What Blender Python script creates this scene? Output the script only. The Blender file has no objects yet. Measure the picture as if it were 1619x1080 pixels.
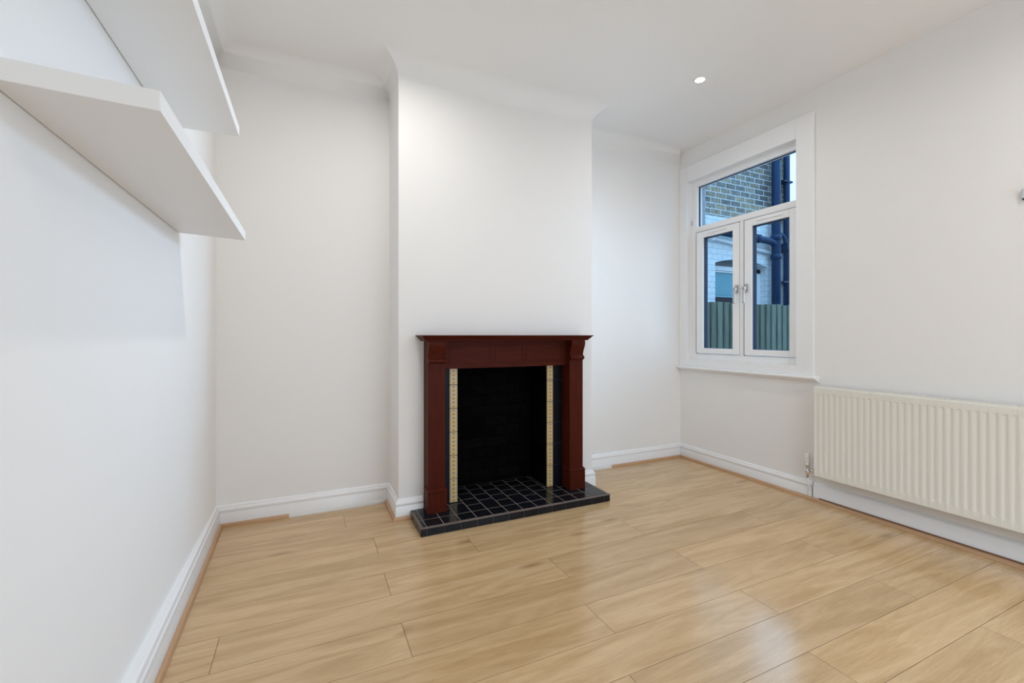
import bpy, bmesh, math, random
from mathutils import Vector, Matrix
random.seed(7)
C = bpy.context.scene.collection
PI = math.pi

# ------------------------------------------------------------------ helpers
def bm_box(bm, x0, x1, y0, y1, z0, z1, mi=0, bevel=0.0, seg=2):
    vs = [bm.verts.new(p) for p in ((x0,y0,z0),(x1,y0,z0),(x1,y1,z0),(x0,y1,z0),
                                    (x0,y0,z1),(x1,y0,z1),(x1,y1,z1),(x0,y1,z1))]
    fs = []
    for q in ((0,3,2,1),(4,5,6,7),(0,1,5,4),(1,2,6,5),(2,3,7,6),(3,0,4,7)):
        f = bm.faces.new([vs[i] for i in q]); f.material_index = mi; fs.append(f)
    if bevel > 0:
        es = list({e for f in fs for e in f.edges})
        r = bmesh.ops.bevel(bm, geom=es, offset=bevel, segments=seg, profile=0.5, affect='EDGES')
        for f in r['faces']: f.material_index = mi
    return fs

def bm_prism(bm, pts, axis, a0, a1, mi=0):
    """closed 2D outline extruded along an axis ('x': pts are (y,z); 'y': (x,z); 'z': (x,y))"""
    def P(p, a):
        return {'x': (a, p[0], p[1]), 'y': (p[0], a, p[1]), 'z': (p[0], p[1], a)}[axis]
    A = [bm.verts.new(P(p, a0)) for p in pts]
    B = [bm.verts.new(P(p, a1)) for p in pts]
    n = len(pts)
    fs = [bm.faces.new(A[::-1]), bm.faces.new(B)]
    for i in range(n):
        fs.append(bm.faces.new((A[i], A[(i+1) % n], B[(i+1) % n], B[i])))
    for f in fs: f.material_index = mi
    return fs

def bm_lathe(bm, prof, centre, axis='z', n=24, mi=0):
    cx, cy, cz = centre
    rings = []
    for r, h in prof:
        ring = []
        for k in range(n):
            a = 2*PI*k/n
            u, v = r*math.cos(a), r*math.sin(a)
            p = {'z': (cx+u, cy+v, cz+h), 'x': (cx+h, cy+u, cz+v), 'y': (cx+v, cy+h, cz+u)}[axis]
            ring.append(bm.verts.new(p))
        rings.append(ring)
    for a, b in zip(rings, rings[1:]):
        for k in range(n):
            f = bm.faces.new((a[k], a[(k+1) % n], b[(k+1) % n], b[k])); f.material_index = mi; f.smooth = True
    for ring in (rings[0], rings[-1]):
        if (ring[0].co - ring[n//2].co).length > 1e-5:
            try:
                f = bm.faces.new(ring); f.material_index = mi
            except ValueError: pass

def bm_tube(bm, pts, r, n=16, mi=0):
    pts = [Vector(p) for p in pts]
    rings = []
    up = None
    for i, p in enumerate(pts):
        d = (pts[min(i+1, len(pts)-1)] - pts[max(i-1, 0)]).normalized()
        if up is None:
            up = Vector((0,0,1)) if abs(d.z) < .9 else Vector((0,1,0))
        s = d.cross(up).normalized(); up = s.cross(d).normalized()
        rings.append([bm.verts.new(p + r*(math.cos(2*PI*k/n)*s + math.sin(2*PI*k/n)*up)) for k in range(n)])
    for a, b in zip(rings, rings[1:]):
        for k in range(n):
            f = bm.faces.new((a[k], a[(k+1) % n], b[(k+1) % n], b[k])); f.smooth = True; f.material_index = mi
    bm.faces.new(rings[0]).material_index = mi; bm.faces.new(rings[-1]).material_index = mi

def arc_pts(p0, corner, p1, n=8):
    p0, c, p1 = Vector(p0), Vector(corner), Vector(p1)
    return [(p0*(1-t)**2 + c*2*t*(1-t) + p1*t*t) for t in [i/n for i in range(n+1)]]

def world_of(o):
    m = o.matrix_parent_inverse @ o.matrix_basis if o.parent else o.matrix_basis.copy()
    return world_of(o.parent) @ m if o.parent else m

def obj(name, bm, mats, parent=None, smooth_angle=None):
    bmesh.ops.recalc_face_normals(bm, faces=bm.faces[:])
    me = bpy.data.meshes.new(name); bm.to_mesh(me); bm.free()
    if not isinstance(mats, (list, tuple)): mats = [mats]
    for m in mats: me.materials.append(m)
    o = bpy.data.objects.new(name, me); C.objects.link(o)
    if parent is not None:
        o.parent = parent
        o.matrix_parent_inverse = world_of(parent).inverted()
    if smooth_angle is not None:
        for p in me.polygons: p.use_smooth = True
        me.set_sharp_from_angle(angle=math.radians(smooth_angle))
    return o

def tag(o, label, cat, group=None):
    o['label'] = label; o['category'] = cat
    if group: o['group'] = group
    return o

def thing(name, label, cat, loc, group=None):
    o = bpy.data.objects.new(name, None); C.objects.link(o)
    o.location = loc; o.empty_display_size = .1
    return tag(o, label, cat, group)

def struct(name, bm, m, parent=None, smooth_angle=None, label=None):
    o = obj(name, bm, m, parent, smooth_angle)
    if parent is None: o['kind'] = 'structure'
    if label: o['label'] = label
    return o

def box(*a, **k):
    bm = bmesh.new(); bm_box(bm, *a, **k); return bm

# ------------------------------------------------------------------ materials
def new_mat(name):
    m = bpy.data.materials.new(name); m.use_nodes = True
    nt = m.node_tree
    return m, nt, nt.nodes['Principled BSDF']

def N(nt, t, **k):
    n = nt.nodes.new(t)
    for a, b in k.items(): setattr(n, a, b)
    return n

def paint(name, col, rough=.5, bump=.02, scale=180, spec=.5, metal=0.0, var=.03):
    """painted / plain surface: slight procedural tone variation and surface grain"""
    m, nt, b = new_mat(name)
    tc = N(nt, 'ShaderNodeTexCoord')
    nz = N(nt, 'ShaderNodeTexNoise'); nz.inputs['Scale'].default_value = 3.0; nz.inputs['Detail'].default_value = 3
    nt.links.new(tc.outputs['Object'], nz.inputs['Vector'])
    mx = N(nt, 'ShaderNodeMix', data_type='RGBA')
    mx.inputs[6].default_value = tuple(c*(1-var) for c in col) + (1,)
    mx.inputs[7].default_value = tuple(min(1, c*(1+var)) for c in col) + (1,)
    nt.links.new(nz.outputs['Fac'], mx.inputs[0])
    nt.links.new(mx.outputs[2], b.inputs['Base Color'])
    b.inputs['Roughness'].default_value = rough
    b.inputs['Metallic'].default_value = metal
    b.inputs['Specular IOR Level'].default_value = spec
    if bump > 0:
        n2 = N(nt, 'ShaderNodeTexNoise'); n2.inputs['Scale'].default_value = scale; n2.inputs['Detail'].default_value = 2
        nt.links.new(tc.outputs['Object'], n2.inputs['Vector'])
        bp = N(nt, 'ShaderNodeBump'); bp.inputs['Strength'].default_value = bump; bp.inputs['Distance'].default_value = .002
        nt.links.new(n2.outputs['Fac'], bp.inputs['Height'])
        nt.links.new(bp.outputs['Normal'], b.inputs['Normal'])
    return m

M_wall = paint('white_wall_paint', (.80,.79,.775), .75, .03, 240, .3, var=.01)
M_ceil = paint('white_ceiling_paint', (.81,.80,.785), .85, .02, 200, .2, var=.008)
M_trim = paint('white_gloss_woodwork', (.82,.82,.82), .35, .02, 60, .5, var=.01)
M_upvc = paint('white_window_plastic', (.83,.83,.83), .3, .0, 60, .5, var=.008)
M_shelf = paint('white_laminate', (.80,.80,.795), .38, .015, 300, .45, var=.008)
M_rad = paint('cream_radiator_enamel', (.76,.745,.675), .32, .01, 90, .5, var=.01)
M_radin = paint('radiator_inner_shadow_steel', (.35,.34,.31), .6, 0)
M_chrome = paint('chrome', (.75,.75,.75), .18, 0, metal=1.0)
M_satin = paint('satin_handle_metal', (.42,.41,.40), .3, 0, metal=1.0)
M_dark = paint('gasket_rubber_and_shade', (.018,.026,.06), .6, 0)  # navy tint also stands in for shadow on the casement jambs
M_gap_shade = paint('brown_gap_shade', (.20,.10,.05), .8, 0)
M_greybox = paint('grey_plastic', (.52,.55,.60), .4, 0)
M_soil = paint('black_pipe_blue_cast', (.003,.028,.080), .4, .3, 40, .2, var=.3)  # black pipes, with the blue cast and sky reflections put into the colour
M_outwhite = paint('white_painted_pipe', (.75,.78,.80), .5, .1, 40)
M_blind = paint('pale_blind_fabric', (.20,.42,.48), .7, .05, 100)
M_panel = paint('arch_shade_panel', (.13,.17,.18), .6, 0)  # panel colour darkened to hold the shadow under the arch soffit
M_ground = paint('grey_concrete_paving', (.30,.30,.30), .9, .2, 30, var=.15)
M_soot = None

def wood_strip(name, base, dark):
    m, nt, b = new_mat(name)
    tc = N(nt, 'ShaderNodeTexCoord')
    mp = N(nt, 'ShaderNodeMapping'); mp.inputs['Scale'].default_value = (3, 3, 90)
    nt.links.new(tc.outputs['Object'], mp.inputs['Vector'])
    nz = N(nt, 'ShaderNodeTexNoise'); nz.inputs['Scale'].default_value = 2; nz.inputs['Detail'].default_value = 5
    nt.links.new(mp.outputs['Vector'], nz.inputs['Vector'])
    cr = N(nt, 'ShaderNodeValToRGB')
    cr.color_ramp.elements[0].position = .3; cr.color_ramp.elements[0].color = dark + (1,)
    cr.color_ramp.elements[1].position = .7; cr.color_ramp.elements[1].color = base + (1,)
    nt.links.new(nz.outputs['Fac'], cr.inputs['Fac'])
    nt.links.new(cr.outputs['Color'], b.inputs['Base Color'])
    b.inputs['Roughness'].default_value = .45
    return m
M_bead = wood_strip('peach_wood_beading', (.53,.32,.175), (.45,.26,.135))
M_bpaint = paint('scuffed_white_paint', (.68,.66,.63), .6, .1, 60, var=.08)

def mahogany(name='mahogany_stained_wood', scl=(30, 30, 1.6)):
    m, nt, b = new_mat(name)
    tc = N(nt, 'ShaderNodeTexCoord')
    mp = N(nt, 'ShaderNodeMapping'); mp.inputs['Scale'].default_value = scl
    nt.links.new(tc.outputs['Object'], mp.inputs['Vector'])
    nz = N(nt, 'ShaderNodeTexNoise'); nz.inputs['Scale'].default_value = 3; nz.inputs['Detail'].default_value = 6
    nz.inputs['Distortion'].default_value = .6
    nt.links.new(mp.outputs['Vector'], nz.inputs['Vector'])
    cr = N(nt, 'ShaderNodeValToRGB')
    cr.color_ramp.elements[0].position = .3; cr.color_ramp.elements[0].color = (.050,.0078,.0038,1)
    cr.color_ramp.elements[1].position = .75; cr.color_ramp.elements[1].color = (.080,.0138,.0065,1)
    nt.links.new(nz.outputs['Fac'], cr.inputs['Fac'])
    nt.links.new(cr.outputs['Color'], b.inputs['Base Color'])
    b.inputs['Roughness'].default_value = .42
    b.inputs['Specular IOR Level'].default_value = .07
    return m
M_mah = mahogany()
M_mah_h = mahogany('mahogany_stained_wood_across', (1.6, 30, 30))

def floor_mat():
    m, nt, b = new_mat('pale_oak_laminate')
    tc = N(nt, 'ShaderNodeTexCoord')
    at = N(nt, 'ShaderNodeAttribute', attribute_name='plank')      # per-plank random offset, so the grain breaks at each joint
    sc = N(nt, 'ShaderNodeVectorMath', operation='SCALE'); sc.inputs['Scale'].default_value = 37.0
    nt.links.new(at.outputs['Vector'], sc.inputs[0])
    ad = N(nt, 'ShaderNodeVectorMath', operation='ADD')
    nt.links.new(tc.outputs['Object'], ad.inputs[0]); nt.links.new(sc.outputs['Vector'], ad.inputs[1])
    def noise(scl, s, det, dist=0.0):
        mp = N(nt, 'ShaderNodeMapping'); mp.inputs['Scale'].default_value = scl
        nt.links.new(ad.outputs['Vector'], mp.inputs['Vector'])
        n = N(nt, 'ShaderNodeTexNoise'); n.inputs['Scale'].default_value = s; n.inputs['Detail'].default_value = det
        n.inputs['Distortion'].default_value = dist
        nt.links.new(mp.outputs['Vector'], n.inputs['Vector']); return n
    broad = noise((1.0, 8.0, 1), 1.5, 8, 1.6)
    fine = noise((4.0, 120.0, 1), 3.0, 8, .8)
    def ramp(src, p0, c0, p1, c1):
        r = N(nt, 'ShaderNodeValToRGB')
        r.color_ramp.elements[0].position = p0; r.color_ramp.elements[0].color = c0 + (1,)
        r.color_ramp.elements[1].position = p1; r.color_ramp.elements[1].color = c1 + (1,)
        nt.links.new(src, r.inputs['Fac']); return r
    r1 = ramp(broad.outputs['Fac'], .34, (.495,.325,.16), .62, (.615,.425,.235))
    r2 = ramp(fine.outputs['Fac'], .3, (.86,.84,.81), .62, (1.02,1.02,1.02))
    mu = N(nt, 'ShaderNodeMix', data_type='RGBA', blend_type='MULTIPLY'); mu.inputs[0].default_value = 1
    nt.links.new(r1.outputs['Color'], mu.inputs[6]); nt.links.new(r2.outputs['Color'], mu.inputs[7])
    # knots
    mp = N(nt, 'ShaderNodeMapping'); mp.inputs['Scale'].default_value = (1.5, 5.2, 1)
    nt.links.new(ad.outputs['Vector'], mp.inputs['Vector'])
    vo = N(nt, 'ShaderNodeTexVoronoi'); vo.inputs['Scale'].default_value = 1.0
    nt.links.new(mp.outputs['Vector'], vo.inputs['Vector'])
    rk = ramp(vo.outputs['Distance'], .0, (.55,.47,.40), .13, (1,1,1))
    mk = N(nt, 'ShaderNodeMix', data_type='RGBA', blend_type='MULTIPLY'); mk.inputs[0].default_value = 1
    nt.links.new(mu.outputs[2], mk.inputs[6]); nt.links.new(rk.outputs['Color'], mk.inputs[7])
    # plank to plank tone
    sp = N(nt, 'ShaderNodeSeparateXYZ'); nt.links.new(at.outputs['Vector'], sp.inputs[0])
    mr = N(nt, 'ShaderNodeMapRange'); mr.inputs['To Min'].default_value = .93; mr.inputs['To Max'].default_value = 1.06
    nt.links.new(sp.outputs['Z'], mr.inputs['Value'])
    ms = N(nt, 'ShaderNodeVectorMath', operation='SCALE')
    nt.links.new(mk.outputs[2], ms.inputs[0]); nt.links.new(mr.outputs['Result'], ms.inputs['Scale'])
    nt.links.new(ms.outputs['Vector'], b.inputs['Base Color'])
    b.inputs['Roughness'].default_value = .165
    b.inputs['Specular IOR Level'].default_value = .5
    bp = N(nt, 'ShaderNodeBump'); bp.inputs['Strength'].default_value = .05; bp.inputs['Distance'].default_value = .001
    nt.links.new(fine.outputs['Fac'], bp.inputs['Height']); nt.links.new(bp.outputs['Normal'], b.inputs['Normal'])
    return m
M_floor = floor_mat()
M_under = paint('dark_plank_joint', (.10,.065,.035), .9, 0)

def black_tile():
    m, nt, b = new_mat('black_glazed_tile')
    tc = N(nt, 'ShaderNodeTexCoord')
    nz = N(nt, 'ShaderNodeTexNoise'); nz.inputs['Scale'].default_value = 25; nz.inputs['Detail'].default_value = 4
    nt.links.new(tc.outputs['Object'], nz.inputs['Vector'])
    cr = N(nt, 'ShaderNodeValToRGB')
    cr.color_ramp.elements[0].color = (.004,.0045,.007,1); cr.color_ramp.elements[1].color = (.012,.012,.016,1)
    nt.links.new(nz.outputs['Fac'], cr.inputs['Fac']); nt.links.new(cr.outputs['Color'], b.inputs['Base Color'])
    mr = N(nt, 'ShaderNodeMapRange'); mr.inputs['To Min'].default_value = .10; mr.inputs['To Max'].default_value = .24
    nt.links.new(nz.outputs['Fac'], mr.inputs['Value']); nt.links.new(mr.outputs['Result'], b.inputs['Roughness'])
    b.inputs['Specular IOR Level'].default_value = .24
    return m
M_tile = black_tile()
M_slip = paint('black_slip_tile_glaze', (.006,.006,.009), .35, 0, spec=.12)
M_grout = paint('worn_tile_grout', (.21,.175,.145), .8, .2, 200, var=.25)
M_worn = paint('worn_brown_tile_edge', (.085,.055,.042), .5, .3, 80, var=.3)
M_cream = paint('cream_glazed_tile', (.60,.465,.24), .25, 0, var=.06)
M_yel = paint('ochre_flower_glaze', (.55,.29,.05), .25, 0)
M_mau = paint('mauve_flower_glaze', (.20,.13,.125), .25, 0)
M_bord = paint('grey_dotted_border_glaze', (.27,.24,.20), .3, 0)

def brick_mat(name, cols, mortar, bump=.5, offs=.5, painted=False, spec=.4):
    m, nt, b = new_mat(name)
    tc = N(nt, 'ShaderNodeTexCoord')
    sp = N(nt, 'ShaderNodeSeparateXYZ'); nt.links.new(tc.outputs['Object'], sp.inputs[0])
    su = N(nt, 'ShaderNodeMath', operation='ADD'); nt.links.new(sp.outputs['X'], su.inputs[0]); nt.links.new(sp.outputs['Y'], su.inputs[1])
    cb = N(nt, 'ShaderNodeCombineXYZ'); nt.links.new(su.outputs[0], cb.inputs['X']); nt.links.new(sp.outputs['Z'], cb.inputs['Y'])
    br = N(nt, 'ShaderNodeTexBrick'); br.offset = offs
    br.inputs['Scale'].default_value = 1.0; br.inputs['Brick Width'].default_value = .19
    br.inputs['Row Height'].default_value = .075; br.inputs['Mortar Size'].default_value = .006
    br.inputs['Mortar Smooth'].default_value = .25
    br.inputs['Color1'].default_value = (0,0,0,1); br.inputs['Color2'].default_value = (1,1,1,1); br.inputs['Mortar'].default_value = (.5,.5,.5,1)
    nt.links.new(cb.outputs[0], br.inputs['Vector'])
    cr = N(nt, 'ShaderNodeValToRGB'); cr.color_ramp.interpolation = 'LINEAR'
    els = cr.color_ramp.elements
    els[0].position = 0; els[0].color = cols[0] + (1,)
    els[1].position = 1; els[1].color = cols[-1] + (1,)
    for i, c in enumerate(cols[1:-1]):
        e = els.new((i+1)/(len(cols)-1)); e.color = c + (1,)
    nt.links.new(br.outputs['Color'], cr.inputs['Fac'])
    nz = N(nt, 'ShaderNodeTexNoise'); nz.inputs['Scale'].default_value = 28; nz.inputs['Detail'].default_value = 6
    nt.links.new(tc.outputs['Object'], nz.inputs['Vector'])
    r2 = N(nt, 'ShaderNodeValToRGB')
    lo = .92 if painted else .55
    r2.color_ramp.elements[0].position = .32; r2.color_ramp.elements[0].color = (lo,lo,lo,1)
    r2.color_ramp.elements[1].position = .65; r2.color_ramp.elements[1].color = (1.1,1.1,1.1,1)
    nt.links.new(nz.outputs['Fac'], r2.inputs['Fac'])
    mu = N(nt, 'ShaderNodeMix', data_type='RGBA', blend_type='MULTIPLY'); mu.inputs[0].default_value = 1
    nt.links.new(cr.outputs['Color'], mu.inputs[6]); nt.links.new(r2.outputs['Color'], mu.inputs[7])
    mx = N(nt, 'ShaderNodeMix', data_type='RGBA')
    nt.links.new(br.outputs['Fac'], mx.inputs[0]); nt.links.new(mu.outputs[2], mx.inputs[6]); mx.inputs[7].default_value = mortar + (1,)
    nt.links.new(mx.outputs[2], b.inputs['Base Color'])
    b.inputs['Roughness'].default_value = .85
    b.inputs['Specular IOR Level'].default_value = spec
    inv = N(nt, 'ShaderNodeMath', operation='SUBTRACT'); inv.inputs[0].default_value = 1.0
    nt.links.new(br.outputs['Fac'], inv.inputs[1])
    bp = N(nt, 'ShaderNodeBump'); bp.inputs['Strength'].default_value = bump; bp.inputs['Distance'].default_value = .006
    nt.links.new(inv.outputs[0], bp.inputs['Height']); nt.links.new(bp.outputs['Normal'], b.inputs['Normal'])
    return m
M_brick = brick_mat('yellow_stock_brick', [(.19,.19,.17),(.26,.25,.21),(.14,.14,.135),(.36,.30,.20),(.22,.225,.21)], (.56,.58,.59))
M_pbrick = brick_mat('white_painted_brick', [(.62,.66,.68),(.66,.70,.71),(.63,.67,.69)], (.50,.54,.57), .35, painted=True)
M_ownbrick = brick_mat('own_house_brick', [(.35,.38,.42),(.38,.41,.45)], (.4,.42,.45), .2, painted=True)
M_soot = brick_mat('sooty_black_firebrick', [(.0022,.0021,.0020),(.0042,.0038,.0034),(.0018,.0018,.0018)], (.0016,.0016,.0016), .5, spec=.04)

def fence_mat():
    m, nt, b = new_mat('weathered_green_fence_board')
    tc = N(nt, 'ShaderNodeTexCoord'); oi = N(nt, 'ShaderNodeObjectInfo')
    mp = N(nt, 'ShaderNodeMapping'); mp.inputs['Scale'].default_value = (22, 22, 1.6)
    nt.links.new(tc.outputs['Object'], mp.inputs['Vector'])
    nz = N(nt, 'ShaderNodeTexNoise'); nz.inputs['Scale'].default_value = 2.5; nz.inputs['Detail'].default_value = 5
    nt.links.new(mp.outputs['Vector'], nz.inputs['Vector'])
    cr = N(nt, 'ShaderNodeValToRGB')
    cr.color_ramp.elements[0].position = .3; cr.color_ramp.elements[0].color = (.085,.10,.075,1)
    cr.color_ramp.elements[1].position = .7; cr.color_ramp.elements[1].color = (.17,.19,.14,1)
    nt.links.new(nz.outputs['Fac'], cr.inputs['Fac'])
    mr = N(nt, 'ShaderNodeMapRange'); mr.inputs['To Min'].default_value = .75; mr.inputs['To Max'].default_value = 1.25
    nt.links.new(oi.outputs['Random'], mr.inputs['Value'])
    ms = N(nt, 'ShaderNodeVectorMath', operation='SCALE')
    nt.links.new(cr.outputs['Color'], ms.inputs[0]); nt.links.new(mr.outputs['Result'], ms.inputs['Scale'])
    nt.links.new(ms.outputs['Vector'], b.inputs['Base Color']); b.inputs['Roughness'].default_value = .85
    return m
M_fence = fence_mat()

def glass_mat():
    m, nt, b = new_mat('clear_window_glass')
    nt.nodes.remove(b)
    out = nt.nodes['Material Output']
    tr = N(nt, 'ShaderNodeBsdfTransparent'); tr.inputs['Color'].default_value = (.95,.97,.98,1)
    gl = N(nt, 'ShaderNodeBsdfGlossy'); gl.inputs['Roughness'].default_value = .02
    fr = N(nt, 'ShaderNodeFresnel'); fr.inputs['IOR'].default_value = 1.25
    mx = N(nt, 'ShaderNodeMixShader')
    ge = N(nt, 'ShaderNodeNewGeometry')
    iv = N(nt, 'ShaderNodeMath', operation='SUBTRACT'); iv.inputs[0].default_value = 1.0; nt.links.new(ge.outputs['Backfacing'], iv.inputs[1])
    ml = N(nt, 'ShaderNodeMath', operation='MULTIPLY'); nt.links.new(fr.outputs[0], ml.inputs[0]); nt.links.new(iv.outputs[0], ml.inputs[1])
    nt.links.new(ml.outputs[0], mx.inputs[0]); nt.links.new(tr.outputs[0], mx.inputs[1]); nt.links.new(gl.outputs[0], mx.inputs[2])
    nt.links.new(mx.outputs[0], out.inputs['Surface'])
    return m
M_glass = glass_mat()

def emit_mat(name, col, s):
    m, nt, b = new_mat(name)
    b.inputs['Emission Color'].default_value = col + (1,); b.inputs['Emission Strength'].default_value = s
    return m
M_lamp = emit_mat('lit_lamp_lens', (1,.97,.92), 30)

# ------------------------------------------------------------------ dimensions
XL, XR, YB, YF, ZC = -.475, 3.085, 3.02, -1.35, 2.75
CX0, CX1, CY = .495, 1.884, 2.69                 # chimney breast
WY0, WY1, WZ0, WZ1 = 1.958, 2.926, .888, 2.46    # window opening
XO = 3.295                                       # outer face of window wall

# ------------------------------------------------------------------ room shell
rows = [3.10, 2.89, 2.695, 2.50, 2.305, 2.108, 1.912, 1.714, 1.516, 1.322, 1.142, .965, .777, .585, .39, .195, 0, -.195, -.39, -.585, -.78, -.975, -1.17, -1.365]
known = {0: .75, 1: .20, 2: .85, 3: .325, 4: .79, 5: .321, 6: 1.08, 7: .326, 8: 1.03, 9: .325, 10: .945, 11: .21, 12: .94}
bm = bmesh.new()
lay = bm.loops.layers.float_vector.new('plank')
bm_box(bm, XL-.05, XR+.05, YF-.05, YB+.05, -.05, -.0015, 1)
for r in range(len(rows)-1):
    y1, y0 = rows[r], rows[r+1]
    j = known.get(r, random.uniform(.1, 1.3))
    xs = [j + 1.37*k for k in range(-3, 4)]
    xs = [max(XL-.05, min(XR+.05, x)) for x in xs]
    xs = sorted(set([XL-.05, XR+.05] + xs))
    for a, b in zip(xs, xs[1:]):
        if b-a < .02: continue
        g = .0009
        rv = Vector((random.random(), random.random(), random.random()))
        fs = bm_box(bm, a+g, b-g, y0+g, y1-g, -.004, 0, 0)
        for f in fs:
            for l in f.loops: l[lay] = rv
struct('floor', bm, [M_floor, M_under])

struct('ceiling', box(XL-.1, XO, YF-.1, YB+.1, ZC, ZC+.1), M_ceil)
struct('wall_left', box(XL-.1, XL, YF-.1, YB+.1, -.05, ZC), M_wall)
struct('wall_back', box(XL, XR, YB, YB+.12, -.05, ZC), M_wall)
bm = bmesh.new()   # wall behind the camera, with an invented opening for the added fill light
bm_box(bm, XL, .60, YF-.1, YF, -.05, ZC)
bm_box(bm, 2.90, XR, YF-.1, YF, -.05, ZC)
bm_box(bm, .60, 2.90, YF-.1, YF, 2.15, ZC)
struct('wall_front', bm, M_wall)
bm = bmesh.new()
def wall_ring(bm, x0, x1):
    bm_box(bm, x0, x1, YF-.1, WY0, -.05, ZC)
    bm_box(bm, x0, x1, WY1, YB+.12, -.05, ZC)
    bm_box(bm, x0, x1, WY0, WY1, -.05, WZ0)
    bm_box(bm, x0, x1, WY0, WY1, WZ1, ZC)
wall_ring(bm, XR, XO-.09)
struct('wall_right', bm, M_wall)
bm = bmesh.new()
wall_ring(bm, XO-.09, XO)
struct('wall_outer', bm, M_ownbrick)
# chimney breast: hollow, with the fireplace recess
FX0, FX1, FZ = .862, 1.505, .93
bm = bmesh.new()
bm_box(bm, CX0, FX0-.006, CY, YB, -.05, ZC)
bm_box(bm, FX1+.006, CX1, CY, YB, -.05, ZC)
bm_box(bm, FX0-.006, FX1+.006, CY, YB, FZ+.006, ZC)
bm_box(bm, FX0-.006, FX1+.006, 2.96, YB, -.05, FZ+.006)
struct('wall_chimney', bm, M_wall)

# mitred strips along the wall line (skirting, beading, coving)
def strip_along(path, profile, i, ext0=0, ext1=0):
    """profile: closed list of (offset into room, z). Builds segment i of the polyline with mitred ends."""
    P = [Vector((p[0], p[1], 0)) for p in path]
    def nrm(k):
        d = (P[k+1]-P[k]).normalized(); return Vector((d.y, -d.x, 0))
    def mit(k):
        if k == 0: return nrm(0)
        if k == len(P)-1: return nrm(k-1)
        a, b = nrm(k-1), nrm(k); return (a+b)/(1+a.dot(b))
    v0, v1 = mit(i), mit(i+1)
    bm = bmesh.new()
    A = [bm.verts.new(P[i] + v0*o + Vector((0,0,z))) for o, z in profile]
    B = [bm.verts.new(P[i+1] + v1*o + Vector((0,0,z))) for o, z in profile]
    n = len(profile)
    for k in range(n):
        bm.faces.new((A[k], A[(k+1) % n], B[(k+1) % n], B[k]))
    bm.faces.new(A[::-1]); bm.faces.new(B)
    return bm

path = [(XL,YF), (XL,YB), (CX0,YB), (CX0,CY), (CX1,CY), (CX1,YB), (XR,YB), (XR,YF)]
sk = [(0,0),(.020,0),(.020,.074),(.0165,.078),(.0165,.081),(.0195,.086),(.0205,.092),(.0195,.097),(.0165,.101),(.012,.106),(.010,.111),(.007,.116),(0,.119)]
sk2 = [(0,0),(.018,0),(.018,.085),(.0155,.088),(.0155,.096),(.012,.104),(.006,.112),(0,.118)]
pl = list(path)
sk_left = [(-.11,0)] + sk[1:-1] + [(.002,.119), (-.11,.119)]
XN = XL + .0165*(YB-YF)
struct('baseboard_left', strip_along([(XN,YF)] + pl[1:], sk_left, 0), M_trim, smooth_angle=50)
struct('baseboard_back_left', strip_along(pl, sk, 1), M_trim, smooth_angle=50)
struct('baseboard_chimney_return_left', strip_along(pl, sk, 2), M_trim, smooth_angle=50)
p2 = [(CX0,YB),(CX0,CY),(.640,CY)]
struct('baseboard_chimney_left', strip_along(p2, sk, 1), M_trim, smooth_angle=50)
p3 = [(1.737,CY),(CX1,CY),(CX1,YB)]
struct('baseboard_chimney_right', strip_along(p3, sk, 0), M_trim, smooth_angle=50)
struct('baseboard_chimney_return_right', strip_along(pl, sk, 4), M_trim, smooth_angle=50)
struct('baseboard_back_right', strip_along(pl, sk, 5), M_trim, smooth_angle=50)
p4 = [(CX1,YB),(XR,YB),(XR,1.850)]
struct('baseboard_right', strip_along(p4, sk, 1), M_trim, smooth_angle=50)
struct('baseboard_right_under_radiator', strip_along([(XR,1.842),(XR,YF)], sk2, 0), M_trim, smooth_angle=50)
bm = box(XR-.006, XR-.001, 1.842, 1.850, .0, .08)
struct('trim_1', bm, M_dark)

# beading on the floor against the skirting
def shifted(pts, d):
    """offset a wall polyline into the room by d (mitred)"""
    P = [Vector((p[0], p[1], 0)) for p in pts]; out = []
    for k in range(len(P)):
        ns = []
        if k > 0: d0 = (P[k]-P[k-1]).normalized(); ns.append(Vector((d0.y,-d0.x,0)))
        if k < len(P)-1: d1 = (P[k+1]-P[k]).normalized(); ns.append(Vector((d1.y,-d1.x,0)))
        v = ns[0] if len(ns) == 1 else (ns[0]+ns[1])/(1+ns[0].dot(ns[1]))
        q = P[k]+v*d; out.append((q.x, q.y))
    return out
bead = [(0,0)] + [(.017*math.cos(a), .019*math.sin(a)) for a in [i*PI/2/6 for i in range(7)]]
bp = shifted([(XN,YF)] + path[1:], .0205)
tn = [2]
def bead_seg(pts, i, m):
    struct('trim_%d' % tn[0], strip_along(pts, bead, i), m, smooth_angle=60); tn[0] += 1
bead_seg(bp, 0, M_bead)
xs = -.10
bead_seg([bp[0], bp[1], (xs, bp[1][1])], 1, M_bead)
bead_seg([(xs, bp[1][1]), bp[2], bp[3]], 0, M_bpaint)
bead_seg(bp[:4] + [bp[4]], 2, M_bead)
bead_seg([bp[2], bp[3], (.560, bp[3][1])], 1, M_bead)
xs2 = 2.29
bead_seg([bp[4], bp[5], (xs2, bp[5][1])], 1, M_bpaint)
bead_seg([(xs2, bp[5][1]), bp[6], bp[7]], 0, M_bead)
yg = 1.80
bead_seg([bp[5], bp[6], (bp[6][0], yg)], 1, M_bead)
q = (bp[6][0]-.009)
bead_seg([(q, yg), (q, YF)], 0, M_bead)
struct('trim_%d' % tn[0], box(q+.0005, XR-.0185, YF, yg, .0, .025), M_gap_shade); tn[0] += 1  # brown strip painting in the shadow between bead and skirting

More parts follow.
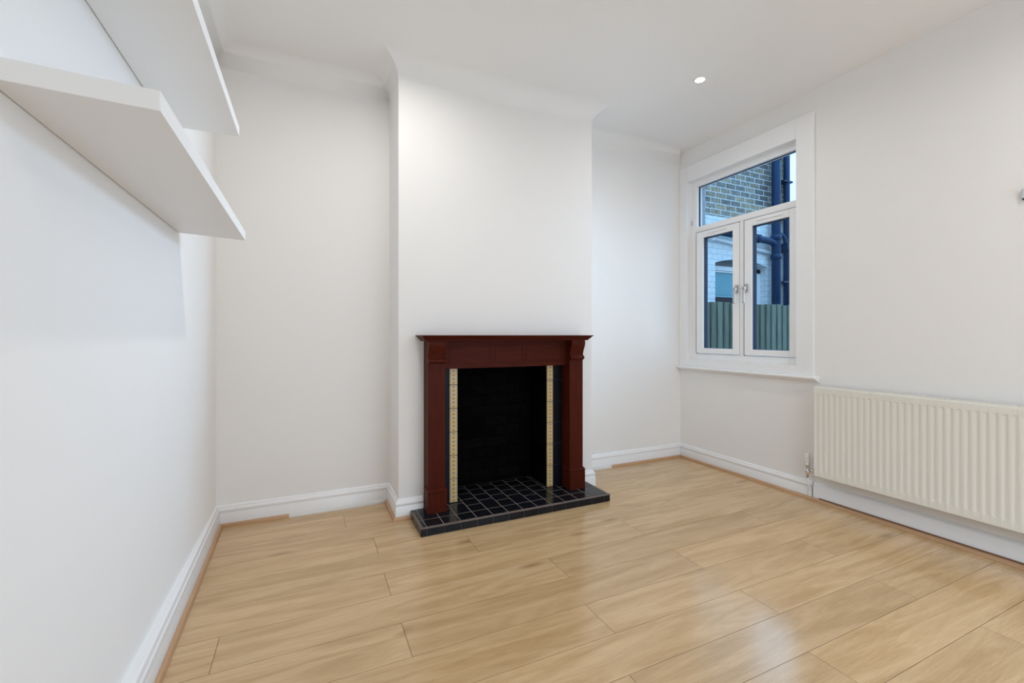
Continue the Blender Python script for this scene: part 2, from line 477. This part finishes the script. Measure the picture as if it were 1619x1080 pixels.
# coving
R = .115
cove = [(0, ZC-R-.004), (0, ZC), (R+.004, ZC), (R+.004, ZC-.004)] + \
       [(R - R*math.sin(a), ZC - R + R*math.cos(a) - .004) for a in [i*PI/2/10 for i in range(0, 11)]]
cove = [(0, ZC), (R, ZC)] + [(R - R*math.sin(a), ZC - R + R*math.cos(a)) for a in [i*PI/2/12 for i in range(1, 13)]]
for i in range(6):
    struct('trim_%d' % tn[0], strip_along(path, cove, i), M_ceil, smooth_angle=60); tn[0] += 1

# ------------------------------------------------------------------ window
ar = .018   # architrave
bm = bmesh.new()
AX = XR - ar
bm_box(bm, AX, XR, 1.838, WY0, .826, 2.60, bevel=.003)
bm_box(bm, AX, XR, WY1, YB-.002, .826, 2.60, bevel=.003)
bm_box(bm, AX, XR, WY0, WY1, WZ1, 2.60, bevel=.003)
bm_box(bm, AX, XR, WY0, WY1, .826, WZ0, bevel=.003)
struct('trim_%d' % tn[0], bm, M_trim); tn[0] += 1
# sill board with rounded nose
nose = [(XR, .826), (XR-.040, .826)] + [(XR-.040-.011*math.sin(a), .815+.011*math.cos(a)) for a in [i*PI/8 for i in range(1, 8)]] + [(XR-.040, .804), (XR-.028, .801), (XR-.020,.792), (XR-.012,.786), (XR, .784)]
bm = bmesh.new(); bm_prism(bm, nose, 'y', 1.812, YB-.004)
struct('trim_%d' % tn[0], bm, M_trim, smooth_angle=40); tn[0] += 1

FXi, FXo = 3.133, 3.200     # window frame depth
FY0, FY1, FZ0, FZ1 = WY0, WY1, WZ0, WZ1
win = bpy.data.objects.new('window_1', None); C.objects.link(win); win.location = (FXo, 2.44, WZ0); win['kind'] = 'structure'
bm = bmesh.new()
fw = .052
bm_box(bm, FXi, FXo, FY0-.01, FY0+.022, FZ0-.01, FZ1+.01, bevel=.004)
bm_box(bm, FXi, FXo, FY1-.052, FY1+.01, FZ0-.01, FZ1+.01, bevel=.004)
bm_box(bm, FXi, FXo, FY0+.02, FY1-.05, FZ0-.01, .938, bevel=.004)
bm_box(bm, FXi, FXo, FY0+.02, FY1-.05, 2.415, FZ1+.01, bevel=.004)
bm_box(bm, FXi, FXo, FY0+.02, FY1-.05, 2.006, 2.058, bevel=.004)      # transom
bm_box(bm, FXi, FXo, 2.402, 2.446, .936, 2.008, bevel=.004)           # mullion
obj('window_frame', bm, M_upvc, win)
# upper fixed light
y0, y1, z0, z1 = FY0+.022, FY1-.052, 2.058, 2.415
bm = box(FXi+.028, FXi+.034, y0+.001, y1-.001, z0+.001, z1-.001)
fl = obj('fixed_pane', bm, M_glass, win)
bm = bmesh.new()   # black gasket round the pane
def ring(bm, x0, x1, y0, y1, z0, z1, w, bevel=0):
    bm_box(bm, x0, x1, y0, y0+w, z0, z1, bevel=bevel); bm_box(bm, x0, x1, y1-w, y1, z0, z1, bevel=bevel)
    bm_box(bm, x0, x1, y0+w, y1-w, z0, z0+w, bevel=bevel); bm_box(bm, x0, x1, y0+w, y1-w, z1-w, z1, bevel=bevel)
ring(bm, FXi+.025, FXi+.040, y0, y1, z0, z1, .004)
obj('gasket', bm, M_dark, fl)
# two opening casements
for (ya, yb, gy0, gy1, hy, side) in ((2.448, 2.872, 2.505, 2.803, 2.462, -1), (1.982, 2.400, 2.040, 2.337, 2.378, 1)):
    za, zb, gz0, gz1 = .942, 2.003, .988, 1.948
    bm = bmesh.new()
    xa, xb = FXi-.010, FXi+.05
    bm_box(bm, xa, xb, ya, gy0, za, zb, bevel=.004); bm_box(bm, xa, xb, gy1, yb, za, zb, bevel=.004)
    bm_box(bm, xa, xb, gy0, gy1, za, gz0, bevel=.004); bm_box(bm, xa, xb, gy0, gy1, gz1, zb, bevel=.004)
    s = obj('casement', bm, M_upvc, win)
    obj('pane', box(xa+.026, xa+.032, gy0+.0005, gy1-.0005, gz0+.0005, gz1-.0005), M_glass, s)
    bm = bmesh.new(); ring(bm, xa+.018, xa+.058, gy0, gy1, gz0, gz1, .0035)  # gasket carried outward as a navy liner, colouring in the jamb shadow
    obj('gasket', bm, M_dark, s)
    bm = bmesh.new()   # shadow gap seal round the casement
    xs_ = xa+.002
    bm_box(bm, xs_, FXi+.01, yb-.0005, yb+.0042, za-.003, zb+.002)
    bm_box(bm, xs_, FXi+.01, ya, yb, zb-.0005, zb+.0020)
    obj('seal', bm, M_dark, s)
    # trickle vent on the top rail
    ym = (gy0+gy1)/2
    bm = box(xa-.010, xa+.001, ym-.10, ym+.10, 1.972, 1.990, bevel=.004, seg=3)
    obj('trickle_vent', bm, M_upvc, s)
    # handle: backplate, boss, lever hanging down
    bm = bmesh.new()
    hz = 1.468
    bm_box(bm, xa-.011, xa+.001, hy-.013, hy+.013, hz-.034, hz+.034, bevel=.004, seg=3)
    bm_lathe(bm, [(.011,0),(.011,-.022),(.008,-.026)], (xa-.010, hy, hz), 'x', 16)
    bm_tube(bm, [(xa-.032,hy,hz), (xa-.034,hy,hz-.012), (xa-.036,hy,hz-.05), (xa-.036,hy,hz-.105), (xa-.036,hy,hz-.118)], .0075, 12)
    bm_lathe(bm, [(.0,-.014),(.010,-.010),(.012,0),(.010,.010),(.0,.013)], (xa-.032, hy, hz), 'z', 12)
    obj('window_handle', bm, M_satin, s)
# reveal clips / frame packers seen at the jambs
for yy, zz in ((WY1-.0035, 2.10), (WY0+.0255, 2.33)):
    bm = box(XR+.030, FXi-.0005, yy-.003, yy+.003, zz-.022, zz+.022, bevel=.002)
    obj('fixing_cover', bm, M_greybox, win)

# ------------------------------------------------------------------ downlight
t = thing('downlight', 'small round lit recessed spotlight in the ceiling near the window', 'light', (2.30, 2.085, ZC))
bm = bmesh.new()
bm_lathe(bm, [(.028,.0),(.028,-.004),(.031,-.0055),(.041,-.003),(.042,.0)], (2.30,2.085,ZC), 'z', 40)
obj('bezel', bm, M_trim, t)
bm = bmesh.new(); bm_lathe(bm, [(.0,-.003),(.020,-.0034),(.0278,-.0025),(.0278,-.0005)], (2.30,2.085,ZC), 'z', 32)
obj('lamp_lens', bm, M_lamp, t)

# ------------------------------------------------------------------ shelves
def shelf(label, z0, near, far, xf, dep_far=None):
    t = thing('wall_shelf', label, 'shelf', (XL, (near[0]+far[0])/2, z0), 'white floating wall shelves')
    xw = XL+.0022
    bm = bmesh.new()
    pts = [(xw, near[0]), (xf, near[1]), (xf, far[1]), (xw, far[0])]
    bm_prism(bm, pts, 'z', z0, z0+.038)
    bmesh.ops.bevel(bm, geom=bm.edges[:], offset=.0012, segments=2, profile=.5, affect='EDGES')
    obj('board', bm, M_shelf, t)
    bm = box(XL-.0, xw+.0005, min(near)+.10, max(far)-.10, z0+.012, z0+.026)
    obj('mounting_rail', bm, M_dark, t)
shelf('lower white floating shelf on the left wall, its blunt near end showing', 1.515, (1.000, 1.018), (2.193, 2.256), -.247)
shelf('upper white floating shelf on the left wall, running out of the top of the picture', 1.887, (.86, .87), (2.054, 2.046), -.245)

# ------------------------------------------------------------------ radiator
RX, RZ0, RZ1, RY1 = 2.985, .187, .763, 1.788
npit, pit = 43, .0327
RY0 = RY1 - .0345 - npit*pit
t = thing('radiator', 'long cream ribbed panel radiator on the wall beside the window', 'radiator', (XR, (RY0+RY1)/2, RZ0))
bm = bmesh.new()
ys = [RY1, RY1-.0012]; dep = [0, 0]
for k in range(npit):
    c = RY1 - .0175 - k*pit
    for q_ in range(8):
        u = -.5 + q_/8
        ys.append(c - u*pit*.94); w_ = (1+math.cos(2*PI*u))/2; dep.append(w_*w_*(3-2*w_))
ys.append(RY0); dep.append(0)
zs = [(RZ0,0),(RZ0+.042,0),(RZ0+.0475,1),(RZ1-.041,1),(RZ1-.0365,0),(RZ1,0)]
D = .0030
grid = [[bm.verts.new((RX + D*d*f, y, z)) for y, d in zip(ys, dep)] for z, f in zs]
for a in range(len(zs)-1):
    for i in range(len(ys)-1):
        bm.faces.new((grid[a][i], grid[a][i+1], grid[a+1][i+1], grid[a+1][i]))
# rolled edges back to the panel thickness
def back(edge, dx):
    return [bm.verts.new((v.co.x+dx, v.co.y, v.co.z)) for v in edge]
top, bot = grid[-1], grid[0]
tb, bb = back(top, .014), back(bot, .014)
for i in range(len(ys)-1):
    bm.faces.new((top[i], top[i+1], tb[i+1], tb[i])); bm.faces.new((bot[i], bot[i+1], bb[i+1], bb[i]))
o = obj('front_panel', bm, M_rad, t, smooth_angle=25)
bv = o.modifiers.new('edge', 'BEVEL'); bv.width = .0025; bv.segments = 2; bv.limit_method = 'ANGLE'; bv.angle_limit = math.radians(60)
obj('rear_panel', box(RX+.062, RX+.076, RY0+.01, RY1-.01, RZ0+.01, RZ1-.02, bevel=.003), M_rad, t)
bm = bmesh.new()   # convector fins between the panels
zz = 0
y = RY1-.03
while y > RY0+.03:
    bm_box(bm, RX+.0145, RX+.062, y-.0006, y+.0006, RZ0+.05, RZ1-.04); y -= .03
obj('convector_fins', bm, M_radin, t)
for ye in (RY1, RY0):
    s = 1 if ye == RY1 else -1
    a, b = sorted((ye, ye + s*.003))
    obj('side_panel', box(RX+.004, RX+.078, a, b, RZ0+.012, RZ1+.004, bevel=.001), M_rad, t)
bm = bmesh.new()   # top grille: long rails and cross bars
bm_box(bm, RX+.003, RX+.0065, RY0, RY1, RZ1-.006, RZ1+.004)
bm_box(bm, RX+.074, RX+.078, RY0, RY1, RZ1-.006, RZ1+.004)
bm_box(bm, RX+.039, RX+.043, RY0, RY1, RZ1-.002, RZ1+.004)
y = RY1
while y > RY0+.001:
    bm_box(bm, RX+.006, RX+.0745, y-.0075, y, RZ1-.001, RZ1+.0035); y -= .0125
obj('top_grille', bm, M_rad, t)
for yb in (RY1-.18, RY0+.18):
    obj('wall_bracket', box(RX+.076, XR-.0006, yb-.015, yb+.015, RZ0+.06, RZ1-.06), M_rad, t)
# lockshield valve and pipe at the window end
vx, vy = 3.035, 1.858
bm = bmesh.new()
bm_lathe(bm, [(.0085,.150),(.0085,.168),(.013,.172),(.015,.186),(.015,.198),(.011,.204),(.011,.222),(.0165,.226),(.0165,.242),(.010,.246)], (vx,vy,0), 'z', 20)
bm_lathe(bm, [(.007,-.012),(.010,-.010),(.010,-.022),(.013,-.024),(.013,-.036),(.009,-.038),(.009,-.070)], (vx,vy,.203), 'y', 16)
v = obj('radiator_valve', bm, M_chrome, t)
bm = bmesh.new(); bm_lathe(bm, [(.0145,.244),(.0150,.246),(.0140,.302),(.0125,.310),(.006,.3125)], (vx,vy,0), 'z', 20)
obj('valve_cap', bm, M_trim, v)
bm = bmesh.new()
bm_tube(bm, [(vx,vy,.152), (vx,vy,.125)] + arc_pts((vx,vy,.125), (vx,vy,.10), (vx+.012,vy,.085), 5)[1:] + arc_pts((vx+.016,vy+.0,.08), (vx+.028,vy+.004,.066), (vx+.028,vy+.008,.045), 5) + [(vx+.028,vy+.008,.0)], .0055, 12)
obj('feed_pipe', bm, M_trim, v)

# small box on the wall at the right edge of the picture
t = thing('wall_sensor', 'small pale grey box on the wall above the radiator, cut by the picture edge', 'sensor', (XR, .845, 1.742))
obj('casing', box(XR-.022, XR, .80, .892, 1.746, 1.792, bevel=.004), M_greybox, t)
obj('base', box(XR-.014, XR, .803, .889, 1.740, 1.746), M_dark, t)

# ------------------------------------------------------------------ hearth
HZ = .048
HX0, HX1, HY0, HY1 = .560, 1.822, 2.390, 2.668
t = thing('hearth', 'low raised hearth of glossy black tiles with worn brown edges', 'hearth', ((HX0+HX1)/2, 2.53, 0))
bm = bmesh.new()
bm_box(bm, HX0+.003, HX1-.003, HY0+.003, HY1, 0, HZ-.0007)
bm_box(bm, .648, 1.729, HY1, CY-.001, 0, HZ-.0007)
bm_box(bm, FX0+.001, FX1-.001, CY-.001, 2.944, 0, HZ-.0007)
obj('grout_bed', bm, M_grout, t)
bm = bmesh.new()
g = .0019
cols = [.594 + .0985*k for k in range(0, 13)]
cols = [HX0+.011] + cols[:12] + [HX1-.011]
def tile_ok(x0, x1, y0, y1):
    out = []
    if y1 <= HY1+1e-6: return [(x0,x1,y0,y1)]
    if y0 < HY1:
        out.append((x0, x1, y0, HY1 if (x1 < .66 or x0 > 1.72) else y1))
        if not (x1 < .66 or x0 > 1.72) and y1 > CY:
            out = [(x0,x1,y0,CY-.002)]
            a, b = max(x0, FX0+.002), min(x1, FX1-.002)
            if x0 >= FX0 and x1 <= FX1: return [(x0,x1,y0,y1)]
            if b-a > .01: out.append((a,b,CY-.002,y1))
        return out
    a, b = max(x0, FX0+.002), min(x1, FX1-.002)
    return [(a,b,y0,y1)] if b-a > .01 else []
for c in range(len(cols)-1):
    x0, x1 = cols[c], cols[c+1]
    yl = [HY0+.013, 2.499] + ([2.60, 2.70, 2.80, 2.90, 2.943] if c % 2 == 0 else [2.65, 2.75, 2.85, 2.943])
    for y0, y1 in zip(yl, yl[1:]):
        for (a,b,cc,d) in tile_ok(x0, x1, y0, y1):
            a2, b2, c2, d2 = a+g, b-g, cc+g, d-g
            if cc < HY1 and d > HY1 and (b < .652 or a > 1.725): d2 = HY1
            bm_box(bm, a2, b2, c2, d2, HZ-.006, HZ, bevel=.0012, seg=1)
# front and side riser tiles
fx = [HX0+.002] + [.594 + .0985*k for k in range(0, 13)]
fx = [x for x in fx if x < HX1-.03] + [HX1-.002]
for a, b in zip(fx, fx[1:]):
    bm_box(bm, a+.0012, b-.0012, HY0, HY0+.006, .0015, HZ-.006, bevel=.001, seg=1)
for xa, xb in ((HX0, HX0+.006), (HX1-.006, HX1)):
    yy = [HY0+.002, 2.499, 2.60, HY1]
    for a, b in zip(yy, yy[1:]):
        bm_box(bm, xa, xb, a+.0012, b-.0012, .0015, HZ-.006, bevel=.001, seg=1)
obj('black_tiles', bm, M_tile, t)
bm = bmesh.new()   # worn rounded edge of the tiles
def quarter(bm, axis, a0, a1, cx, cz, sx):
    pts = [(cx, cz-.0062)] + [(cx + sx*.0115*(1-math.cos(u)), cz-.0062+.0062*math.sin(u)) for u in [k*PI/2/4 for k in range(5)]] + [(cx+sx*.0115, cz-.0062)]
    pts = pts[1:]
    bm_prism(bm, pts, axis, a0, a1)
quarter(bm, 'x', HX0, HX1, HY0-.0002, HZ, 1)
quarter(bm, 'y', HY0+.011, HY1, HX0-.0002, HZ, 1)
quarter(bm, 'y', HY0+.011, HY1, HX1+.0002, HZ, -1)
obj('edge_trim', bm, M_worn, t, smooth_angle=50)

# ------------------------------------------------------------------ firebox with tiled slips
t = thing('fireplace_insert', 'sooty black open firebox flanked by strips of flowered cream tiles', 'fireplace', ((FX0+FX1)/2, CY, HZ))
bm = bmesh.new()
bm_box(bm, FX0-.005, FX0, CY, 2.946, HZ-.002, FZ)
bm_box(bm, FX1, FX1+.005, CY, 2.946, HZ-.002, FZ)
bm_box(bm, FX0-.005, FX1+.005, 2.946, 2.958, 0, FZ)
bm_box(bm, FX0-.005, FX1+.005, CY, 2.958, FZ, FZ+.005)
obj('firebox_lining', bm, M_soot, t)
SY = CY-.012
for xa, xb, ba, bb in ((.8085, .8585, .7505, .8075), (1.506, 1.551, 1.552, 1.6255)):
    w = (xb-xa)
    bm = bmesh.new()
    zt = [HZ+.001] + [HZ+.001+.1478*k for k in range(1, 6)] + [.908]
    xc = (xa+xb)/2
    for k, (a, b) in enumerate(zip(zt, zt[1:])):
        bm_box(bm, xa, xb, SY, CY-.001, a+.0019, b-.0019, 0, bevel=.0008, seg=1)
        for sx in (xa+.0055, xb-.0055):
            bm_box(bm, sx-.0012, sx+.0012, SY-.0003, SY, a+.003, b-.003, 3)
        z = a + .1478/12
        n = 0
        while z < b-.006:
            r = .0108 if n % 2 == 0 else .0092
            mi = 1 if n % 2 == 0 else 2
            m_ = 8
            vs = []
            for q_ in range(m_*2):
                rr = r if q_ % 2 == 0 else r*.62
                an = PI*q_/m_
                vs.append(bm.verts.new((xc + rr*math.cos(an), SY-.0004, z + rr*math.sin(an))))
            f = bm.faces.new(vs); f.material_index = mi
            vs = [bm.verts.new((xc + .0032*math.cos(PI*q_/4), SY-.0007, z + .0032*math.sin(PI*q_/4))) for q_ in range(8)]
            f = bm.faces.new(vs); f.material_index = 2 if n % 2 == 0 else 0
            z += .1478/6; n += 1
    bm_box(bm, xa+.001, xb-.001, SY+.003, CY-.001, zt[0], zt[-1], 4)
    obj('tile_border', bm, [M_cream, M_yel, M_mau, M_bord, M_dark], t)
    bm = bmesh.new()
    for a, b in zip(zt, zt[1:]):
        bm_box(bm, ba, bb, SY+.001, CY-.001, a+.0008, b-.0008, bevel=.001, seg=1)
    bm_box(bm, ba+.0005, bb-.0005, SY+.004, CY-.0008, zt[0], zt[-1], 1)
    obj('black_tile_slip', bm, [M_slip, M_dark], t)

# ------------------------------------------------------------------ mahogany surround
t = thing('fire_surround', 'dark red mahogany fire surround with scrolled corbels and moulded mantel', 'fireplace surround', (1.19, 2.63, HZ))
LY = 2.577
for xa, xb in ((.647, .750), (1.626, 1.731)):
    bm = box(xa, xb, LY, CY, HZ+.001, 1.066, bevel=.002)
    l = obj('leg', bm, M_mah, t)
    # plinth block with chamfered top mould
    pz = HZ+.001
    pr = [(2.660, pz), (LY-.018, pz), (LY-.018, pz+.116), (LY-.0155, pz+.1175), (LY-.0155, pz+.1205), (LY-.019, pz+.123), (LY-.020, pz+.127), (LY-.019, pz+.131), (LY-.010, pz+.137), (LY-.001, pz+.139), (2.660, pz+.139)]
    bm = bmesh.new(); bm_prism(bm, pr, 'x', xa-.0065, xb+.0065)
    obj('plinth', bm, M_mah, l, smooth_angle=35)
    # scrolled corbel
    pr = [(LY+.001, 1.0655), (LY-.024, 1.0655)]
    for k in range(11):     # upper swell running into a narrow waist
        a = k/10
        pr.append((LY-.0145 - .0135*math.cos(a*PI) - .003*math.sin(a*PI), 1.058 - .090*a))
    for k in range(9):      # little roll at the foot
        a = PI*.48 - PI*1.0*k/8
        pr.append((LY-.006 - .0125*math.cos(a), .9465 + .0135*math.sin(a)))
    pr += [(LY+.001, .930)]
    bm = bmesh.new(); bm_prism(bm, pr, 'x', xa-.001, xb+.001)
    obj('corbel', bm, M_mah, l, smooth_angle=35)
# frieze with three grooved panels
FYF = 2.628
bm = bmesh.new()
fx0, fx1, fz0, fz1 = .750, 1.626, .893, 1.066
panels = [(.785, 1.065), (1.085, 1.290), (1.310, 1.590)]
pz0, pz1 = .915, 1.045
xsx = [fx0] + [v for p in panels for v in p] + [fx1]
bm_box(bm, fx0, fx1, FYF, CY-.013, fz0, pz0); bm_box(bm, fx0, fx1, FYF, CY-.013, pz1, fz1)
for i in range(0, len(xsx)-1, 2):
    bm_box(bm, xsx[i], xsx[i+1], FYF, CY-.013, pz0, pz1)
for a, b in panels:     # panel: moulded recess with raised field
    bm_box(bm, a, b, FYF+.0025, CY-.013, pz0, pz1)
    bm_box(bm, a+.008, b-.008, FYF+.0008, FYF+.004, pz0+.008, pz1-.008, bevel=.0015, seg=2)
obj('frieze', bm, M_mah_h, t)
# mantel shelf: slab with ogee moulding below
def mantel_prof(o):     # (outward offset, z)
    return None
bm = bmesh.new()
mx0, mx1, my0 = .597, 1.784, 2.524
prof = [(0,1.0995),(0,1.0965),(-.003,1.0935),(-.008,1.0905),(-.0115,1.086),(-.015,1.0805),(-.019,1.0765),(-.024,1.074),(-.026,1.071),(-.026,1.0655)]
rings = []
for o, z in prof:
    rings.append([bm.verts.new(p) for p in ((mx0-o, CY, z), (mx0-o, my0-o, z), (mx1+o, my0-o, z), (mx1+o, CY, z))])
for a, b in zip(rings, rings[1:]):
    for k in range(4):
        bm.faces.new((a[k], a[(k+1) % 4], b[(k+1) % 4], b[k]))
bm.faces.new(rings[0]); bm.faces.new(rings[-1])
obj('mantel_shelf', bm, M_mah_h, t, smooth_angle=35)

# ------------------------------------------------------------------ outside
struct('ground_outside', box(XO, 30, -20, 30, -.40, -.32), M_ground)
NY = 4.2
t = thing('neighbour_house', 'brick house wall outside the window, its lower storey painted white', 'house', (4.9, NY, -.32))
obj('brick_wall', box(XO, 6.385, NY, NY+.28, 2.675, 6.2), M_brick, t)
bm = bmesh.new()
ox0, ox1, os, orise, ob = 4.895, 5.932, 2.060, .075, 1.10
bm_box(bm, XO, ox0, NY-.012, NY+.28, -.32, 2.675)
bm_box(bm, ox1, 6.385, NY-.012, NY+.28, -.32, 2.675)
bm_box(bm, ox0, ox1, NY-.012, NY+.28, -.32, ob)
n = 14
arc = [(ox0 + (ox1-ox0)*k/n, os + orise*(1-(2*k/n-1)**2)) for k in range(n+1)]
bm_prism(bm, arc + [(ox1, 2.675), (ox0, 2.675)], 'y', NY-.012, NY+.28)
pw = obj('painted_wall', bm, M_pbrick, t)
bm = bmesh.new()
wy = NY+.10
bm_box(bm, ox0, ox0+.06, wy, wy+.06, ob, os); bm_box(bm, ox1-.075, ox1, wy, wy+.06, ob, os)
bm_box(bm, ox0, ox1, wy, wy+.06, ob, ob+.07); bm_box(bm, ox0, ox1, wy, wy+.06, 1.985, 2.045)
wf = obj('window_frame', bm, M_outwhite, pw)
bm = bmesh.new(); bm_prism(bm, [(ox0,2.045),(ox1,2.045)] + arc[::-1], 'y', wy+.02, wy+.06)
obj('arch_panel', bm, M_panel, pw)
obj('pane', box(ox0+.06, ox1-.075, wy+.03, wy+.034, ob+.07, 1.985), M_glass, t)
bm = bmesh.new()
for k in range(14):
    bm_box(bm, ox0+.061, ox1-.30, wy+.045, wy+.052, 1.66+.0225*k, 1.66+.0225*k+.021)
bm_box(bm, ox0+.061, ox1-.30, wy+.040, wy+.055, 1.625, 1.655)
obj('window_blind', bm, M_blind, t)
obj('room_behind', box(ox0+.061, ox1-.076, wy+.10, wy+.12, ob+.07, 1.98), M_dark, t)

# pipes on the neighbouring house
PY = NY-.105
t = thing('soil_pipe', 'fat blue-cast black soil stack near the corner of the house outside', 'pipe', (5.985, PY, -.32))
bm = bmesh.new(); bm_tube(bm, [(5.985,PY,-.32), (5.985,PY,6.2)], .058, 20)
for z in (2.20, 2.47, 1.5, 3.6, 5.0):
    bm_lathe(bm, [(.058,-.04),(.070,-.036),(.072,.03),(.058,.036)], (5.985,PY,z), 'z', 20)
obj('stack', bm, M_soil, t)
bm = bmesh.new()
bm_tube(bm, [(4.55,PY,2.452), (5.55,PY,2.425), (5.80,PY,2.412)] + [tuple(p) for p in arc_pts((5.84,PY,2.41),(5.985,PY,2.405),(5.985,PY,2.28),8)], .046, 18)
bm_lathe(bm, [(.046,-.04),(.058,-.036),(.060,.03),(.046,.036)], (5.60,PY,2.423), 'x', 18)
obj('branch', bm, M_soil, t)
t = thing('waste_pipe', 'thin white waste pipe sloping along the painted wall outside', 'pipe', (4.55, NY-.045, 2.39))
bm = bmesh.new(); bm_tube(bm, [(4.45,NY-.045,2.406), (5.922,NY-.045,2.263)], .024, 14)
obj('pipe', bm, M_outwhite, t)
for x in (4.8, 5.55): obj('clip', box(x-.012, x+.012, NY-.073, NY-.012, 2.40-.0973*(x-4.45)-.03, 2.40-.0973*(x-4.45)+.035), M_outwhite, t)
t = thing('rainwater_pipe', 'slim blue-cast black downpipe with a square hopper right of the fat soil stack', 'pipe', (6.265, NY-.07, -.32))
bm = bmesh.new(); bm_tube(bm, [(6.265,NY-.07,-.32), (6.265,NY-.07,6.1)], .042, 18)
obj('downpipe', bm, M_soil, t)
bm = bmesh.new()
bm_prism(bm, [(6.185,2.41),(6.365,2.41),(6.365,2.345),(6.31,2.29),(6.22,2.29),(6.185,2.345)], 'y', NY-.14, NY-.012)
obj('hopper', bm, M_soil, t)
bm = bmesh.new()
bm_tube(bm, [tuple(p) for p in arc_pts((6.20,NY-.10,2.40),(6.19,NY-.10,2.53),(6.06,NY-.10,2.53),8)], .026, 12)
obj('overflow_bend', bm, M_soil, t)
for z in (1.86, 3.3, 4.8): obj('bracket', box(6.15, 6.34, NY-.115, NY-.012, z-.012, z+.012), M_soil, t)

# fence of overlapping feather-edge boards
t = thing('garden_fence', 'weathered green board fence standing outside below the window', 'fence', (4.9, 3.5, -.32))
x = XO + .01
k = 0
while x < 6.9:
    bm = bmesh.new()
    jz = random.uniform(-.006, .006)
    pts = [(x, 3.500), (x+.118, 3.489), (x+.118, 3.508), (x, 3.508)]
    pts = [(x, 3.474), (x+.022, 3.470), (x+.120, 3.497), (x+.120, 3.503), (x, 3.503)]
    bm_prism(bm, pts, 'z', -.30, 1.463 + jz)
    obj('board', bm, M_fence, t)
    x += .1; k += 1
for z in (.1, .75, 1.3):
    obj('rail', box(XO+.01, 7.0, 3.505, 3.555, z, z+.07), M_fence, t)
for px in (4.2, 6.6):
    obj('post', box(px, px+.09, 3.556, 3.646, -.36, 1.44), M_fence, t)

# ------------------------------------------------------------------ light
w = bpy.data.worlds.new('sky'); bpy.context.scene.world = w; w.use_nodes = True
nt = w.node_tree
bg = nt.nodes['Background']
tc = N(nt, 'ShaderNodeTexCoord'); sp = N(nt, 'ShaderNodeSeparateXYZ'); nt.links.new(tc.outputs['Generated'], sp.inputs[0])
cr = N(nt, 'ShaderNodeValToRGB')
cr.color_ramp.elements[0].position = .0; cr.color_ramp.elements[0].color = (.175,.20,.24,1)
cr.color_ramp.elements[1].position = .75; cr.color_ramp.elements[1].color = (.30,.60,.94,1)
nt.links.new(sp.outputs['Z'], cr.inputs['Fac']); nt.links.new(cr.outputs['Color'], bg.inputs['Color'])
bg.inputs['Strength'].default_value = 3.9

def area(name, loc, rot, sx, sy, power, col, spread=PI):
    l = bpy.data.lights.new(name, 'AREA'); l.shape = 'RECTANGLE'; l.size = sx; l.size_y = sy
    l.energy = power; l.color = col; l.spread = spread
    o = bpy.data.objects.new(name, l); C.objects.link(o); o.location = loc; o.rotation_euler = rot
    return o
# daylight entering through the window plus an added, unseen fill lamp behind the camera
area('window_daylight', (3.105, (WY0+WY1)/2, 2.20), (0, math.radians(74), math.radians(10)), .42, .90, 3.6, (.50,.72,1.0), .95)
area('window_daylight', (3.105, 2.15, 1.47), (0, PI/2, 0), .95, .33, 3.8, (.50,.74,1.0), 2.0)
area('window_daylight', (3.105, 2.61, 1.47), (0, PI/2, 0), .95, .54, 2.2, (.58,.79,1.0), 2.0)
area('rear_fill_added', (1.75, YF-.12, 1.05), (PI/2, 0, 0), 2.2, 2.0, 22, (.96,.975,1.0))  # added lamp brightening the room from behind, no source seen there
# recessed spotlights of the ceiling
for x, y, p in ((2.30, 2.085, 2.6), (.40, 2.085, 6.8), (2.30, .20, 7.0), (1.2, -.35, 5.5)):
    l = bpy.data.lights.new('spotlight_lamp', 'AREA'); l.shape = 'DISK'; l.size = .06; l.energy = p; l.color = (1.0,.975,.945); l.spread = 2.9
    o = bpy.data.objects.new('spotlight_lamp', l); C.objects.link(o); o.location = (x, y, ZC-.012)

# ------------------------------------------------------------------ camera
cam = bpy.data.cameras.new('camera'); co = bpy.data.objects.new('camera', cam); C.objects.link(co)
co.location = (0, 0, 1.10)
yaw = math.atan((809.5-486)/700)
co.rotation_euler = (PI/2, 0, -yaw)
cam.sensor_fit = 'HORIZONTAL'; cam.sensor_width = 36; cam.lens = 700/1619*36
cam.shift_y = -10/1619
cam.clip_start = .02
sc = bpy.context.scene
sc.camera = co
sc.view_settings.view_transform = 'Standard'; sc.view_settings.look = 'None'
sc.view_settings.exposure = .07; sc.view_settings.gamma = 1; sc.view_settings.use_curve_mapping = False
try:
    sc.cycles.max_bounces = 16; sc.cycles.diffuse_bounces = 10; sc.cycles.transparent_max_bounces = 16
    sc.cycles.use_denoising = True
    sc.cycles.sample_clamp_indirect = 6
except Exception: pass
